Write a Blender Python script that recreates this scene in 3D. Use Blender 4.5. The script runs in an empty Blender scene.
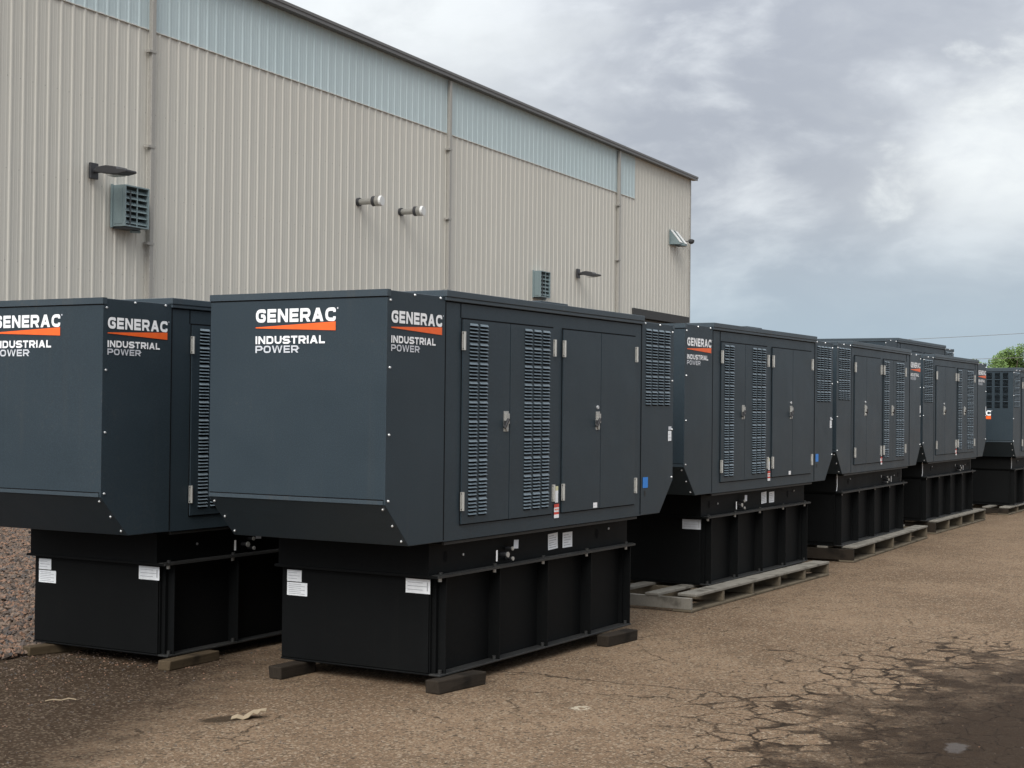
import bpy, math, random
from mathutils import Vector, Matrix
random.seed(7)
R = math.radians
S = bpy.context.scene
COL = S.collection

# ------------------------------------------------------------------ materials
def mat(name):
    m = bpy.data.materials.new(name); m.use_nodes = True
    nt = m.node_tree; nt.nodes.clear()
    out = nt.nodes.new('ShaderNodeOutputMaterial'); b = nt.nodes.new('ShaderNodeBsdfPrincipled')
    nt.links.new(b.outputs[0], out.inputs[0])
    return m, nt, b
def N(nt, t, **kw):
    n = nt.nodes.new(t)
    for k, v in kw.items():
        if k.startswith('i_'): n.inputs[k[2:].replace('_', ' ')].default_value = v
        else: setattr(n, k, v)
    return n
def mixc(nt, fac, a, b, mode='MIX'):
    n = nt.nodes.new('ShaderNodeMix'); n.data_type = 'RGBA'; n.blend_type = mode; n.clamp_factor = True
    def put(s, v):
        if hasattr(v, 'is_linked') or hasattr(v, 'links'): nt.links.new(v, s)
        elif isinstance(v, (int, float)): s.default_value = v
        else: s.default_value = (*v, 1)
    put(n.inputs[0], fac); put(n.inputs[6], a); put(n.inputs[7], b)
    return n.outputs[2]
def mth(nt, op, a, b=None, c=None, clamp=False):
    n = nt.nodes.new('ShaderNodeMath'); n.operation = op; n.use_clamp = clamp
    for i, v in enumerate((a, b, c)):
        if v is None: continue
        if hasattr(v, 'links'): nt.links.new(v, n.inputs[i])
        else: n.inputs[i].default_value = v
    return n.outputs[0]
def noise(nt, vec, scale, detail=4, rough=.5, dist=0):
    n = N(nt, 'ShaderNodeTexNoise', i_Scale=scale, i_Detail=detail, i_Roughness=rough, i_Distortion=dist)
    if vec is not None: nt.links.new(vec, n.inputs['Vector'])
    return n.outputs['Fac']
def smooth(nt, v, a, b):
    n = N(nt, 'ShaderNodeMapRange'); n.interpolation_type = 'SMOOTHSTEP'
    nt.links.new(v, n.inputs[0]); n.inputs[1].default_value = a; n.inputs[2].default_value = b
    return n.outputs[0]
def bump(nt, b, h, strength=.3, dist=.01):
    n = N(nt, 'ShaderNodeBump', i_Strength=strength, i_Distance=dist)
    nt.links.new(h, n.inputs['Height']); nt.links.new(n.outputs[0], b.inputs['Normal'])
def objco(nt): return N(nt, 'ShaderNodeTexCoord').outputs['Object']
def gpos(nt): return N(nt, 'ShaderNodeNewGeometry').outputs['Position']

def painted(name, c, rough=.45, var=.12, dirt=(.09, .08, .065), dirtamt=.12, spec=.5, peel=260):
    m, nt, b = mat(name); co = gpos(nt)
    n1 = noise(nt, co, 1.7, 5, .6); n2 = noise(nt, co, 45, 3)
    c1 = mixc(nt, n1, tuple(x*(1-var) for x in c), tuple(x*(1+var) for x in c))
    d = mth(nt, 'MULTIPLY', smooth(nt, n2, .5, .8), smooth(nt, n1, .45, .75))
    c1 = mixc(nt, mth(nt, 'MULTIPLY', smooth(nt, noise(nt, co, 150, 3, .8), .42, .66), .5), c1, tuple(x*1.7 for x in c))
    c2 = mixc(nt, mth(nt, 'MULTIPLY', d, dirtamt*2), c1, dirt)
    ms = N(nt, 'ShaderNodeMapping'); ms.inputs['Scale'].default_value = (9, 9, .35); nt.links.new(co, ms.inputs[0])
    stk = noise(nt, ms.outputs[0], 1.6, 5, .6)
    c2 = mixc(nt, mth(nt, 'MULTIPLY', smooth(nt, stk, .56, .78), dirtamt*.75), c2, dirt)
    c2 = mixc(nt, mth(nt, 'MULTIPLY', smooth(nt, noise(nt, co, 130, 2, .7), .68, .76), dirtamt*2.2), c2, dirt)
    nt.links.new(c2, b.inputs['Base Color'])
    r = mth(nt, 'ADD', mth(nt, 'MULTIPLY', n1, .2), rough-.1); nt.links.new(r, b.inputs['Roughness'])
    b.inputs['Specular IOR Level'].default_value = spec
    wv = noise(nt, co, 1.9, 2, .4)
    bump(nt, b, mth(nt, 'ADD', mth(nt, 'MULTIPLY', noise(nt, co, peel, 2), .05), wv), .35, .035)
    return m
M = {}
M['paint'] = painted('charcoal_paint', (.0235, .0345, .0430), .42, spec=.26)
M['roofpaint'] = painted('roof_paint', (.030, .043, .053), .4, dirtamt=.3, spec=.5)
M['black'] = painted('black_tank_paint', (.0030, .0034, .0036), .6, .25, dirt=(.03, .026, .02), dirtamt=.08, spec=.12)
M['edge'] = painted('lit_black_edge', (.020, .020, .0195), .5, .4, dirt=(.08, .075, .06), dirtamt=.4, spec=.3)  # lighter than the tank: light reflected off the flange lips, put into the colour
M['slot'] = painted('louver_gap', (.006, .007, .008), .8, spec=.1)  # flat dark quads stand for the shade inside the louver openings
M['blade'] = painted('louver_blade', (.115, .15, .175), .38, spec=.4)  # paler than the cabinet paint: sky light on the lips is in the colour
M['seam'] = painted('seam_shade', (.004, .004, .0045), .8, spec=.1)  # near-black strips put the shade of gaps and lip undersides into colour
def simple(name, c, rough=.5, metal=0, spec=.5, bscale=None):
    m, nt, b = mat(name); b.inputs['Roughness'].default_value = rough
    b.inputs['Metallic'].default_value = metal; b.inputs['Specular IOR Level'].default_value = spec
    n = noise(nt, gpos(nt), 23, 4, .6)
    nt.links.new(mixc(nt, n, tuple(x*.82 for x in c), tuple(min(1, x*1.14) for x in c)), b.inputs['Base Color'])
    if bscale: bump(nt, b, noise(nt, gpos(nt), bscale, 3), .3, .004)
    return m
M['steel'] = simple('zinc_steel', (.46, .455, .43), .38, .5)
M['bolt'] = simple('bolt_zinc', (.60, .61, .62), .35, .4)
M['white'] = simple('white_vinyl', (.88, .89, .91), .45)
M['whitedim'] = simple('grey_vinyl', (.58, .60, .64), .45)
M['orange'] = simple('orange_vinyl', (.86, .13, .02), .45)
M['paper'] = simple('paper_label', (.84, .86, .88), .5)
M['ink'] = simple('printed_ink', (.45, .46, .48), .6)
M['blue'] = simple('blue_vinyl', (.02, .20, .62), .4)
M['redlab'] = simple('red_vinyl', (.62, .07, .05), .45)
M['yellab'] = simple('cream_vinyl', (.62, .60, .38), .45)
M['darkmetal'] = simple('bronze_fixture', (.035, .035, .038), .45)
M['lens'] = simple('lamp_lens', (.35, .35, .33), .25)
M['galv'] = simple('galvanised_sheet', (.21, .27, .28), .42, .25)
M['galvdark'] = simple('galvanised_inside', (.06, .07, .075), .6)
M['pipe'] = simple('stainless_pipe', (.42, .41, .38), .32, .7)
M['capwhite'] = simple('cap_end', (.62, .62, .60), .45)
M['gutter'] = simple('gutter_metal', (.135, .130, .125), .45)
M['spout'] = simple('downspout_metal', (.34, .325, .295), .45)
M['rock'] = simple('stone', (.25, .22, .19), .9)

def wallmat(name, c, c2, trans=0):
    m, nt, b = mat(name); co = gpos(nt)
    mp = N(nt, 'ShaderNodeMapping'); mp.inputs['Scale'].default_value = (1, 1, .06); nt.links.new(co, mp.inputs[0])
    st = noise(nt, mp.outputs[0], 4, 5, .6); big = noise(nt, co, .22, 3)
    x = mixc(nt, big, c, c2)
    x = mixc(nt, mth(nt, 'MULTIPLY', smooth(nt, st, .5, .85), .22), x, tuple(v*.6 for v in c))
    oc = objco(nt); ox = N(nt, 'ShaderNodeSeparateXYZ'); nt.links.new(oc, ox.inputs[0])
    pn = mth(nt, 'FLOOR', mth(nt, 'DIVIDE', ox.outputs[0], .975)); wn = N(nt, 'ShaderNodeTexWhiteNoise'); wn.noise_dimensions = '1D'; nt.links.new(pn, wn.inputs['W'])
    x = mixc(nt, mth(nt, 'MULTIPLY', wn.outputs['Value'], .10), x, tuple(v*.6 for v in c))
    # screw rows at the girts
    fz = mth(nt, 'ABSOLUTE', mth(nt, 'SUBTRACT', mth(nt, 'FRACT', mth(nt, 'DIVIDE', ox.outputs[2], 1.72)), .5))
    fx_ = mth(nt, 'ABSOLUTE', mth(nt, 'SUBTRACT', mth(nt, 'FRACT', mth(nt, 'DIVIDE', mth(nt, 'SUBTRACT', ox.outputs[0], .07), .325)), .5))
    scw = mth(nt, 'MULTIPLY', mth(nt, 'LESS_THAN', fz, .0065), mth(nt, 'LESS_THAN', fx_, .032))
    x = mixc(nt, mth(nt, 'MULTIPLY', scw, .55), x, (.12, .115, .10))
    nt.links.new(x, b.inputs['Base Color']); b.inputs['Roughness'].default_value = .5
    b.inputs['Specular IOR Level'].default_value = .35
    bump(nt, b, noise(nt, co, 1.3, 3), .15, .03)
    return m
M['wall'] = wallmat('ribbed_steel_wall', (.55, .53, .475), (.60, .575, .51))
M['frp'] = wallmat('translucent_strip', (.46, .555, .57), (.53, .61, .62))
M['opening'] = simple('dark_opening', (.035, .036, .036), .7)
M['curtain'] = simple('roller_door', (.11, .105, .095), .6)

def woodmat(name, c, c2, dark):
    m, nt, b = mat(name); co = objco(nt)
    mp = N(nt, 'ShaderNodeMapping'); mp.inputs['Scale'].default_value = (1.2, 26, 26); nt.links.new(co, mp.inputs[0])
    g = noise(nt, mp.outputs[0], 3, 6, .65, .4); n = noise(nt, co, 6, 4)
    x = mixc(nt, g, c, c2); x = mixc(nt, mth(nt, 'MULTIPLY', smooth(nt, n, .48, .75), .75), x, dark)
    nt.links.new(x, b.inputs['Base Color']); b.inputs['Roughness'].default_value = .85; b.inputs['Specular IOR Level'].default_value = .12
    bump(nt, b, g, .6, .006)
    return m
M['wood'] = woodmat('weathered_pallet_wood', (.15, .138, .115), (.27, .25, .215), (.055, .048, .038))
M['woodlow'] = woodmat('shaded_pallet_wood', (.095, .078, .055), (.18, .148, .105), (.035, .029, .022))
M['timber'] = woodmat('old_dark_timber', (.014, .011, .009), (.042, .033, .024), (.007, .006, .005))
M['timber2'] = woodmat('brown_timber', (.042, .031, .019), (.095, .069, .042), (.018, .014, .010))

# asphalt
def asphalt():
    m, nt, b = mat('weathered_asphalt'); co = gpos(nt)
    sx = N(nt, 'ShaderNodeSeparateXYZ'); nt.links.new(co, sx.inputs[0]); X, Y = sx.outputs[0], sx.outputs[1]
    big = noise(nt, co, .55, 6, .62); mid = noise(nt, co, 3.2, 6, .65); fine = noise(nt, co, 95, 4, .75); vf = noise(nt, co, 170, 2, .8)
    c = mixc(nt, smooth(nt, big, .25, .75), (.124, .080, .050), (.222, .152, .098))
    c = mixc(nt, mth(nt, 'MULTIPLY', smooth(nt, mid, .48, .70), .6), c, (.098, .066, .042))
    # aggregate
    v = N(nt, 'ShaderNodeTexVoronoi', i_Scale=80.0); nt.links.new(co, v.inputs['Vector'])
    agg = N(nt, 'ShaderNodeSeparateColor'); nt.links.new(v.outputs['Color'], agg.inputs[0])
    c = mixc(nt, mth(nt, 'MULTIPLY', smooth(nt, agg.outputs[0], .72, .95), .7), c, (.34, .275, .20))
    c = mixc(nt, mth(nt, 'MULTIPLY', smooth(nt, agg.outputs[1], .70, .92), .72), c, (.045, .036, .028))
    c = mixc(nt, mth(nt, 'MULTIPLY', smooth(nt, fine, .48, .66), .62), c, (.060, .044, .031))
    c = mixc(nt, mth(nt, 'MULTIPLY', smooth(nt, fine, .50, .30), .55), c, (.30, .228, .15))
    # small dark pits / chips
    v2 = N(nt, 'ShaderNodeTexVoronoi', i_Scale=19.0); nt.links.new(co, v2.inputs['Vector'])
    sc = N(nt, 'ShaderNodeSeparateColor'); nt.links.new(v2.outputs['Color'], sc.inputs[0])
    pit = mth(nt, 'MULTIPLY', smooth(nt, v2.outputs['Distance'], .26, .14), smooth(nt, sc.outputs[0], .58, .66))
    c = mixc(nt, mth(nt, 'MULTIPLY', pit, .8), c, (.03, .025, .02))
    # cracks: distorted voronoi edges, only where alligatoring is present
    dn = N(nt, 'ShaderNodeTexNoise', i_Scale=3.4, i_Detail=8.0, i_Roughness=.72); nt.links.new(co, dn.inputs['Vector'])
    va = N(nt, 'ShaderNodeVectorMath'); va.operation = 'MULTIPLY_ADD'; nt.links.new(dn.outputs['Color'], va.inputs[0])
    va.inputs[1].default_value = (.30, .30, 0); nt.links.new(co, va.inputs[2])
    mm = N(nt, 'ShaderNodeMapping'); nt.links.new(va.outputs[0], mm.inputs[0]); mm.inputs['Rotation'].default_value = (0, 0, .5)
    e1 = N(nt, 'ShaderNodeTexVoronoi', i_Scale=4.3); e1.feature = 'DISTANCE_TO_EDGE'; nt.links.new(mm.outputs[0], e1.inputs['Vector'])
    e2 = N(nt, 'ShaderNodeTexVoronoi', i_Scale=.95); e2.feature = 'DISTANCE_TO_EDGE'; nt.links.new(mm.outputs[0], e2.inputs['Vector'])
    def ell(cx, cy, rx, ry, rot=0, wob=.5):
        # noisy ellipse distance, <1 inside
        dx = mth(nt, 'SUBTRACT', X, cx); dy = mth(nt, 'SUBTRACT', Y, cy)
        cr, sr = math.cos(rot), math.sin(rot)
        a = mth(nt, 'DIVIDE', mth(nt, 'ADD', mth(nt, 'MULTIPLY', dx, cr), mth(nt, 'MULTIPLY', dy, sr)), rx)
        bb = mth(nt, 'DIVIDE', mth(nt, 'SUBTRACT', mth(nt, 'MULTIPLY', dy, cr), mth(nt, 'MULTIPLY', dx, sr)), ry)
        r = mth(nt, 'SQRT', mth(nt, 'ADD', mth(nt, 'MULTIPLY', a, a), mth(nt, 'MULTIPLY', bb, bb)))
        w = mth(nt, 'MULTIPLY', mth(nt, 'SUBTRACT', mid, .5), wob*2)
        w2 = mth(nt, 'MULTIPLY', mth(nt, 'SUBTRACT', big, .5), wob*1.6)
        return mth(nt, 'ADD', mth(nt, 'ADD', r, w), w2)
    allig = mth(nt, 'MULTIPLY', smooth(nt, ell(2.4, -2.3, 3.0, 1.25, 0, .7), 1.1, .6), 1)
    gate = smooth(nt, noise(nt, co, 1.1, 4, .6), .50, .62)
    cr1 = mth(nt, 'MULTIPLY', smooth(nt, e1.outputs['Distance'], .012, .002), mth(nt, 'MULTIPLY', allig, smooth(nt, fine, .62, .42)))
    cr2 = mth(nt, 'MULTIPLY', smooth(nt, e2.outputs['Distance'], .005, .001), mth(nt, 'MULTIPLY', gate, smooth(nt, X, 9, 5)))
    crack = mth(nt, 'MAXIMUM', cr1, cr2)
    # wet / oily dark patch at the front right, its edges follow the cracks
    wr = ell(1.9, -3.6, 2.55, 1.55, .03, .85)
    wr = mth(nt, 'SUBTRACT', wr, mth(nt, 'MULTIPLY', smooth(nt, e1.outputs['Distance'], .09, 0), .45))
    vc_ = N(nt, 'ShaderNodeTexVoronoi', i_Scale=4.3); nt.links.new(mm.outputs[0], vc_.inputs['Vector'])
    vs_ = N(nt, 'ShaderNodeSeparateColor'); nt.links.new(vc_.outputs['Color'], vs_.inputs[0])
    wr = mth(nt, 'ADD', wr, mth(nt, 'MULTIPLY', mth(nt, 'SUBTRACT', vs_.outputs[0], .5), .22))
    wet = mth(nt, 'MULTIPLY', smooth(nt, wr, 1.10, .88), smooth(nt, vf, .95, .50))
    # damp soil-stained zone front left
    ln = mth(nt, 'SUBTRACT', mth(nt, 'SUBTRACT', Y, .80), mth(nt, 'MULTIPLY', X, .42))
    ln = mth(nt, 'ADD', ln, mth(nt, 'MULTIPLY', mth(nt, 'SUBTRACT', mid, .5), 1.0))
    dmp = mth(nt, 'MULTIPLY', smooth(nt, ln, -.10, .85), smooth(nt, X, 1.6, .7))
    c = mixc(nt, mth(nt, 'MULTIPLY', dmp, mth(nt, 'SUBTRACT', 1.02, mth(nt, 'MULTIPLY', fine, .35))), c, (.020, .0125, .008))
    c = mixc(nt, mth(nt, 'MULTIPLY', mth(nt, 'MULTIPLY', smooth(nt, agg.outputs[2], .74, .96), .45), mth(nt, 'MAXIMUM', dmp, mth(nt, 'MULTIPLY', wet, .5))), c, (.20, .155, .11))
    core = smooth(nt, ell(1.2, -3.5, 1.9, 1.0, 0, .7), 1.1, .6)
    patchy = smooth(nt, noise(nt, co, 2.1, 5, .65), .36, .58)
    c = mixc(nt, mth(nt, 'MULTIPLY', wet, mth(nt, 'ADD', .50, mth(nt, 'MULTIPLY', mth(nt, 'MAXIMUM', core, patchy), .44))), c, (.021, .0125, .007))
    oil = smooth(nt, ell(-.64, .57, .17, .085, -.5, .22), 1.1, .7)
    c = mixc(nt, mth(nt, 'MULTIPLY', oil, .8), c, (.028, .020, .013))
    pale = smooth(nt, ell(.66, -.88, .10, .08, 0, .9), 1.0, .6)
    c = mixc(nt, mth(nt, 'MULTIPLY', pale, smooth(nt, noise(nt, co, 26, 4, .6), .42, .56)), c, (.42, .37, .28))
    c = mixc(nt, mth(nt, 'MULTIPLY', crack, .50), c, (.022, .018, .014))
    # long crack running out from the first tank
    cx = mth(nt, 'SUBTRACT', mth(nt, 'ADD', X, mth(nt, 'MULTIPLY', mth(nt, 'SUBTRACT', mid, .5), .35)), mth(nt, 'ADD', 1.43, mth(nt, 'MULTIPLY', Y, -.08)))
    lc = mth(nt, 'MULTIPLY', smooth(nt, mth(nt, 'ABSOLUTE', cx), .016, .004), mth(nt, 'MULTIPLY', smooth(nt, Y, -1.6, -1.3), smooth(nt, Y, .3, .1)))
    c = mixc(nt, mth(nt, 'MULTIPLY', lc, .85), c, (.03, .024, .019))
    nt.links.new(c, b.inputs['Base Color'])
    pud = smooth(nt, ell(.82, -2.95, .15, .06, .2, 1.8), .75, .3)
    rr = mth(nt, 'SUBTRACT', .92, mth(nt, 'MULTIPLY', wet, .22)); rr = mth(nt, 'SUBTRACT', rr, mth(nt, 'MULTIPLY', pud, .22))
    nt.links.new(rr, b.inputs['Roughness']); nt.links.new(mth(nt, 'ADD', .06, mth(nt, 'MULTIPLY', pud, .25)), b.inputs['Specular IOR Level'])
    h = mth(nt, 'ADD', mth(nt, 'MULTIPLY', fine, .6), mth(nt, 'MULTIPLY', vf, .4))
    h = mth(nt, 'SUBTRACT', h, mth(nt, 'MULTIPLY', mth(nt, 'MAXIMUM', crack, lc), 1.6))
    h = mth(nt, 'MULTIPLY', h, mth(nt, 'SUBTRACT', 1, mth(nt, 'MULTIPLY', pud, .93)))
    bump(nt, b, h, .85, .012)
    return m
M['asphalt'] = asphalt()
def gravelbase():
    m, nt, b = mat('gravel_base'); co = gpos(nt)
    v = N(nt, 'ShaderNodeTexVoronoi', i_Scale=26.0); nt.links.new(co, v.inputs['Vector'])
    s = N(nt, 'ShaderNodeSeparateColor'); nt.links.new(v.outputs['Color'], s.inputs[0])
    c = mixc(nt, s.outputs[0], (.04, .03, .023), (.13, .10, .08)); nt.links.new(c, b.inputs['Base Color'])
    b.inputs['Roughness'].default_value = .95; bump(nt, b, v.outputs['Distance'], 1, .02)
    return m
M['gravelbase'] = gravelbase()
def pebblemat():
    m, nt, b = mat('gravel_stone')
    at = N(nt, 'ShaderNodeTexVoronoi', i_Scale=21.0); nt.links.new(gpos(nt), at.inputs['Vector'])
    s = N(nt, 'ShaderNodeSeparateColor'); nt.links.new(at.outputs['Color'], s.inputs[0])
    c = mixc(nt, s.outputs[0], (.035, .024, .017), (.150, .106, .077))
    c = mixc(nt, mth(nt, 'MULTIPLY', smooth(nt, s.outputs[1], .7, .8), .8), c, (.19, .105, .065))
    c = mixc(nt, mth(nt, 'MULTIPLY', smooth(nt, s.outputs[2], .75, .85), .8), c, (.05, .048, .047))
    nt.links.new(c, b.inputs['Base Color']); b.inputs['Roughness'].default_value = .9
    return m
M['pebble'] = pebblemat()
def leafmat(name, c, c2):
    m, nt, b = mat(name); n = noise(nt, gpos(nt), .9, 3)
    nt.links.new(mixc(nt, n, c, c2), b.inputs['Base Color']); b.inputs['Roughness'].default_value = .6
    b.inputs['Transmission Weight'].default_value = 0
    return m
M['leaf'] = leafmat('spring_leaf', (.055, .105, .018), (.12, .19, .035))
M['bark'] = simple('bark', (.09, .07, .05), .9)

# ------------------------------------------------------------------ mesh builder
class MB:
    def __init__(s): s.v = []; s.f = []; s.m = []; s.mats = []
    def mi(s, m):
        m = M[m] if isinstance(m, str) else m
        if m not in s.mats: s.mats.append(m)
        return s.mats.index(m)
    def face(s, pts, m):
        i = len(s.v); s.v += [tuple(p) for p in pts]; s.f.append(tuple(range(i, i+len(pts)))); s.m.append(s.mi(m))
    def poly(s, verts, faces, m, ms=None):
        i = len(s.v); s.v += [tuple(p) for p in verts]; k = s.mi(m)
        for j, f in enumerate(faces):
            s.f.append(tuple(i+a for a in f)); s.m.append(k if ms is None else s.mi(ms[j]))
    def box(s, x0, x1, y0, y1, z0, z1, m, T=None):
        p = [(x0, y0, z0), (x1, y0, z0), (x1, y1, z0), (x0, y1, z0), (x0, y0, z1), (x1, y0, z1), (x1, y1, z1), (x0, y1, z1)]
        if T: p = [T(q) for q in p]
        s.poly(p, [(0, 3, 2, 1), (4, 5, 6, 7), (0, 1, 5, 4), (1, 2, 6, 5), (2, 3, 7, 6), (3, 0, 4, 7)], m)
    def prism(s, prof, y0, y1, m, T=None):     # profile in (x,z), extruded along y
        n = len(prof); p = [(x, y0, z) for x, z in prof]+[(x, y1, z) for x, z in prof]
        if T: p = [T(q) for q in p]
        s.poly(p, [tuple(range(n)), tuple(range(2*n-1, n-1, -1))]+[(i, n+i, n+(i+1) % n, (i+1) % n) for i in range(n)], m)
    def tube(s, a, b, r, m, n=12, r2=None, cap=True):
        a = Vector(a); b = Vector(b); d = (b-a).normalized(); q = d.to_track_quat('Z', 'Y'); r2 = r if r2 is None else r2
        p = []
        for c, rr in ((a, r), (b, r2)):
            for i in range(n):
                t = 2*math.pi*i/n; p.append(c+q @ Vector((rr*math.cos(t), rr*math.sin(t), 0)))
        f = [(i, (i+1) % n, n+(i+1) % n, n+i) for i in range(n)]
        if cap: f += [tuple(range(n-1, -1, -1)), tuple(range(n, 2*n))]
        s.poly(p, f, m)
    def build(s, name, parent=None, bevel=0, smooth=False):
        me = bpy.data.meshes.new(name); me.from_pydata(s.v, [], s.f)
        for m in s.mats: me.materials.append(m)
        me.polygons.foreach_set('material_index', s.m)
        if smooth: me.polygons.foreach_set('use_smooth', [True]*len(me.polygons))
        me.update()
        import bmesh
        bm = bmesh.new(); bm.from_mesh(me); bmesh.ops.recalc_face_normals(bm, faces=bm.faces); bm.to_mesh(me); bm.free()
        o = bpy.data.objects.new(name, me); COL.objects.link(o); o.parent = parent
        if bevel:
            b = o.modifiers.new('edge', 'BEVEL'); b.width = bevel; b.segments = 2; b.limit_method = 'ANGLE'; b.angle_limit = R(40)
        return o
def tag(o, label=None, cat=None, group=None, kind=None):
    if label: o['label'] = label
    if cat: o['category'] = cat
    if group: o['group'] = group
    if kind: o['kind'] = kind
    return o
def empty(name, loc=(0, 0, 0), rz=0):
    o = bpy.data.objects.new(name, None); COL.objects.link(o); o.location = loc; o.rotation_euler = (0, 0, rz); o.empty_display_size = .2
    return o
def copy_tree(o, parent=None):
    c = o.copy(); COL.objects.link(c); c.parent = parent
    for ch in list(o.children): copy_tree(ch, c)
    return c

# ------------------------------------------------------------------ lettering (wide squarish capitals)
def rnd(pts, r, closed=False, k=4):
    out = []; n = len(pts)
    for i, p in enumerate(pts):
        if not closed and i in (0, n-1): out.append(Vector(p)); continue
        a = Vector(pts[i-1]); b = Vector(p); c = Vector(pts[(i+1) % n])
        u = (a-b); w = (c-b); rr = min(r, u.length/2, w.length/2); u.normalize(); w.normalize()
        if abs(u.dot(w)) > .98: out.append(b); continue
        p0 = b+u*rr; p1 = b+w*rr
        for j in range(k+1):
            t = j/k; out.append((1-t)**2*p0+2*t*(1-t)*b+t*t*p1)
    return out
def stroke(pts, t, r=0, closed=False):
    P = rnd(pts, r, closed) if r else [Vector(p) for p in pts]
    n = len(P); L = []; Rr = []
    for i, p in enumerate(P):
        if closed or 0 < i < n-1:
            a = (p-P[i-1]).normalized(); b = (P[(i+1) % n]-p).normalized()
        elif i == 0: a = b = (P[1]-p).normalized()
        else: a = b = (p-P[i-1]).normalized()
        na = Vector((-a.y, a.x)); nb = Vector((-b.y, b.x)); m = (na+nb).normalized(); s = t/2/max(.35, m.dot(na))
        L.append(p+m*s); Rr.append(p-m*s)
    return [[L[i], L[(i+1) % n], Rr[(i+1) % n], Rr[i]] for i in range(n if closed else n-1)]
def glyph(ch, w, t):
    h = t/2; r = t*1.5
    if ch == 'I': return [[(0, 0), (t, 0), (t, 1), (0, 1)]]
    if ch == 'G': return stroke([(w-h, .70), (w-h, 1-h), (h, 1-h), (h, h), (w-h, h), (w-h, .50), (w*.52, .50)], t, r)
    if ch == 'E': return stroke([(w, 1-h), (h, 1-h), (h, h), (w, h)], t)+[[(t, .5-h), (w*.94, .5-h), (w*.94, .5+h), (t, .5+h)]]
    if ch == 'N': return [[(0, 0), (t, 0), (t, 1), (0, 1)], [(w-t, 0), (w, 0), (w, 1), (w-t, 1)], [(t, 1), (t, 1-1.5*t), (w-t, 0), (w-t, 1.5*t)]]
    if ch in 'RP':
        q = stroke([(h, 0), (h, 1-h), (w-h, 1-h), (w-h, .42), (t, .42)], t, 0 if False else 0)
        q = stroke([(h, 0), (h, 1-h)], t)+stroke([(t, 1-h), (w-h, 1-h), (w-h, .42), (t, .42)], t, r)+[[(0, 1-h), (t, 1-h), (t, 1), (0, 1)]]
        if ch == 'R': q += [[(w*.50, .42-h), (w*.50+1.2*t, .42-h), (w, 0), (w-1.25*t, 0)]]
        return q
    if ch == 'A':
        a = t*.62; k = 1-1.5*t; c = w/2; xi = t*1.15
        def inx(y): return xi+(c-xi)*y/k
        return [[(0, 0), (xi, 0), (c, k), (c, 1), (c-a, 1)], [(w, 0), (w-xi, 0), (c, k), (c, 1), (c+a, 1)],
                [(inx(.2), .2), (w-inx(.2), .2), (w-inx(.2+t*.9), .2+t*.9), (inx(.2+t*.9), .2+t*.9)]]
    if ch == 'C': return stroke([(w-h, .66), (w-h, 1-h), (h, 1-h), (h, h), (w-h, h), (w-h, .34)], t, r)
    if ch == 'D': return stroke([(h, h), (h, 1-h), (w-h, 1-h), (w-h, h)], t, 0, True) if t > .9 else stroke([(t, 1-h), (w-h, 1-h), (w-h, h), (t, h)], t, r)+[[(0, 0), (t, 0), (t, 1), (0, 1)]]
    if ch == 'O': return stroke([(h, h), (h, 1-h), (w-h, 1-h), (w-h, h)], t, r, True)
    if ch == 'U': return stroke([(h, 1), (h, h), (w-h, h), (w-h, 1)], t, r)
    if ch == 'S': return stroke([(w-h, .72), (w-h, 1-h), (h, 1-h), (h, .5), (w-h, .5), (w-h, h), (h, h), (h, .28)], t, r*.7)
    if ch == 'T': return [[(0, 1-t), (w, 1-t), (w, 1), (0, 1)], [(w/2-h, 0), (w/2+h, 0), (w/2+h, 1-t), (w/2-h, 1-t)]]
    if ch == 'L': return stroke([(h, 1), (h, h), (w, h)], t)
    if ch == 'W':
        a = w*.27; c = w/2; d = w-a
        q = []
        for (xt0, xt1, xb, left) in ((0, t, a, True), (c-t*.55, c, a, False), (c, c+t*.55, d, True), (w-t, w, d, False)):
            if left: q.append([(xt0, 1), (xt1, 1), (xb, 1.5*t), (xb, 0), (xb-h, 0)])
            else: q.append([(xt0, 1), (xt1, 1), (xb+h, 0), (xb, 0), (xb, 1.5*t)])
        return q
def word(txt, W_, H_, t, gap=.16, wide=1.0):
    ws = {'I': t, 'E': .86, 'L': .80, 'T': .88, 'W': 1.45, 'A': 1.08}
    w = [ws.get(c, .98)*(1 if c == 'I' else wide) for c in txt]; tot = sum(w)+gap*(len(txt)-1); sx = W_/tot; x = 0; out = []
    for c, cw in zip(txt, w):
        for p in glyph(c, cw, t): out.append([((x+q[0])*sx, q[1]*H_) for q in p])
        x += cw+gap
    return out
def logo(parent, org, ux, s=1.0, off=Vector((0, 0, 0))):
    """lettering block; org = top-left corner, ux = reading direction"""
    org = Vector(org)+off; ux = Vector(ux)
    mb = MB()
    def put(polys, x, ztop, H_, m):
        for p in polys: mb.face([org+ux*((x+q[0])*s)+Vector((0, 0, (ztop-H_+q[1])*s)) for q in p], m)
    put(word('GENERAC', .583, .078, .25), 0, 0, .078, 'white')
    put([[(0, .0), (0, .006), (.583, .031), (.583, -.020)]], 0, -.111, 0, 'orange')
    put(word('INDUSTRIAL', .508, .046, .235, .17), 0, -.158, .046, 'white')
    put(word('POWER', .318, .042, .20, .17), 0, -.214, .042, 'whitedim')
    put([[(.592, .069), (.600, .069), (.600, .078), (.592, .078)]], 0, 0, .078, 'whitedim')
    return mb.build('lettering', parent)

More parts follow.
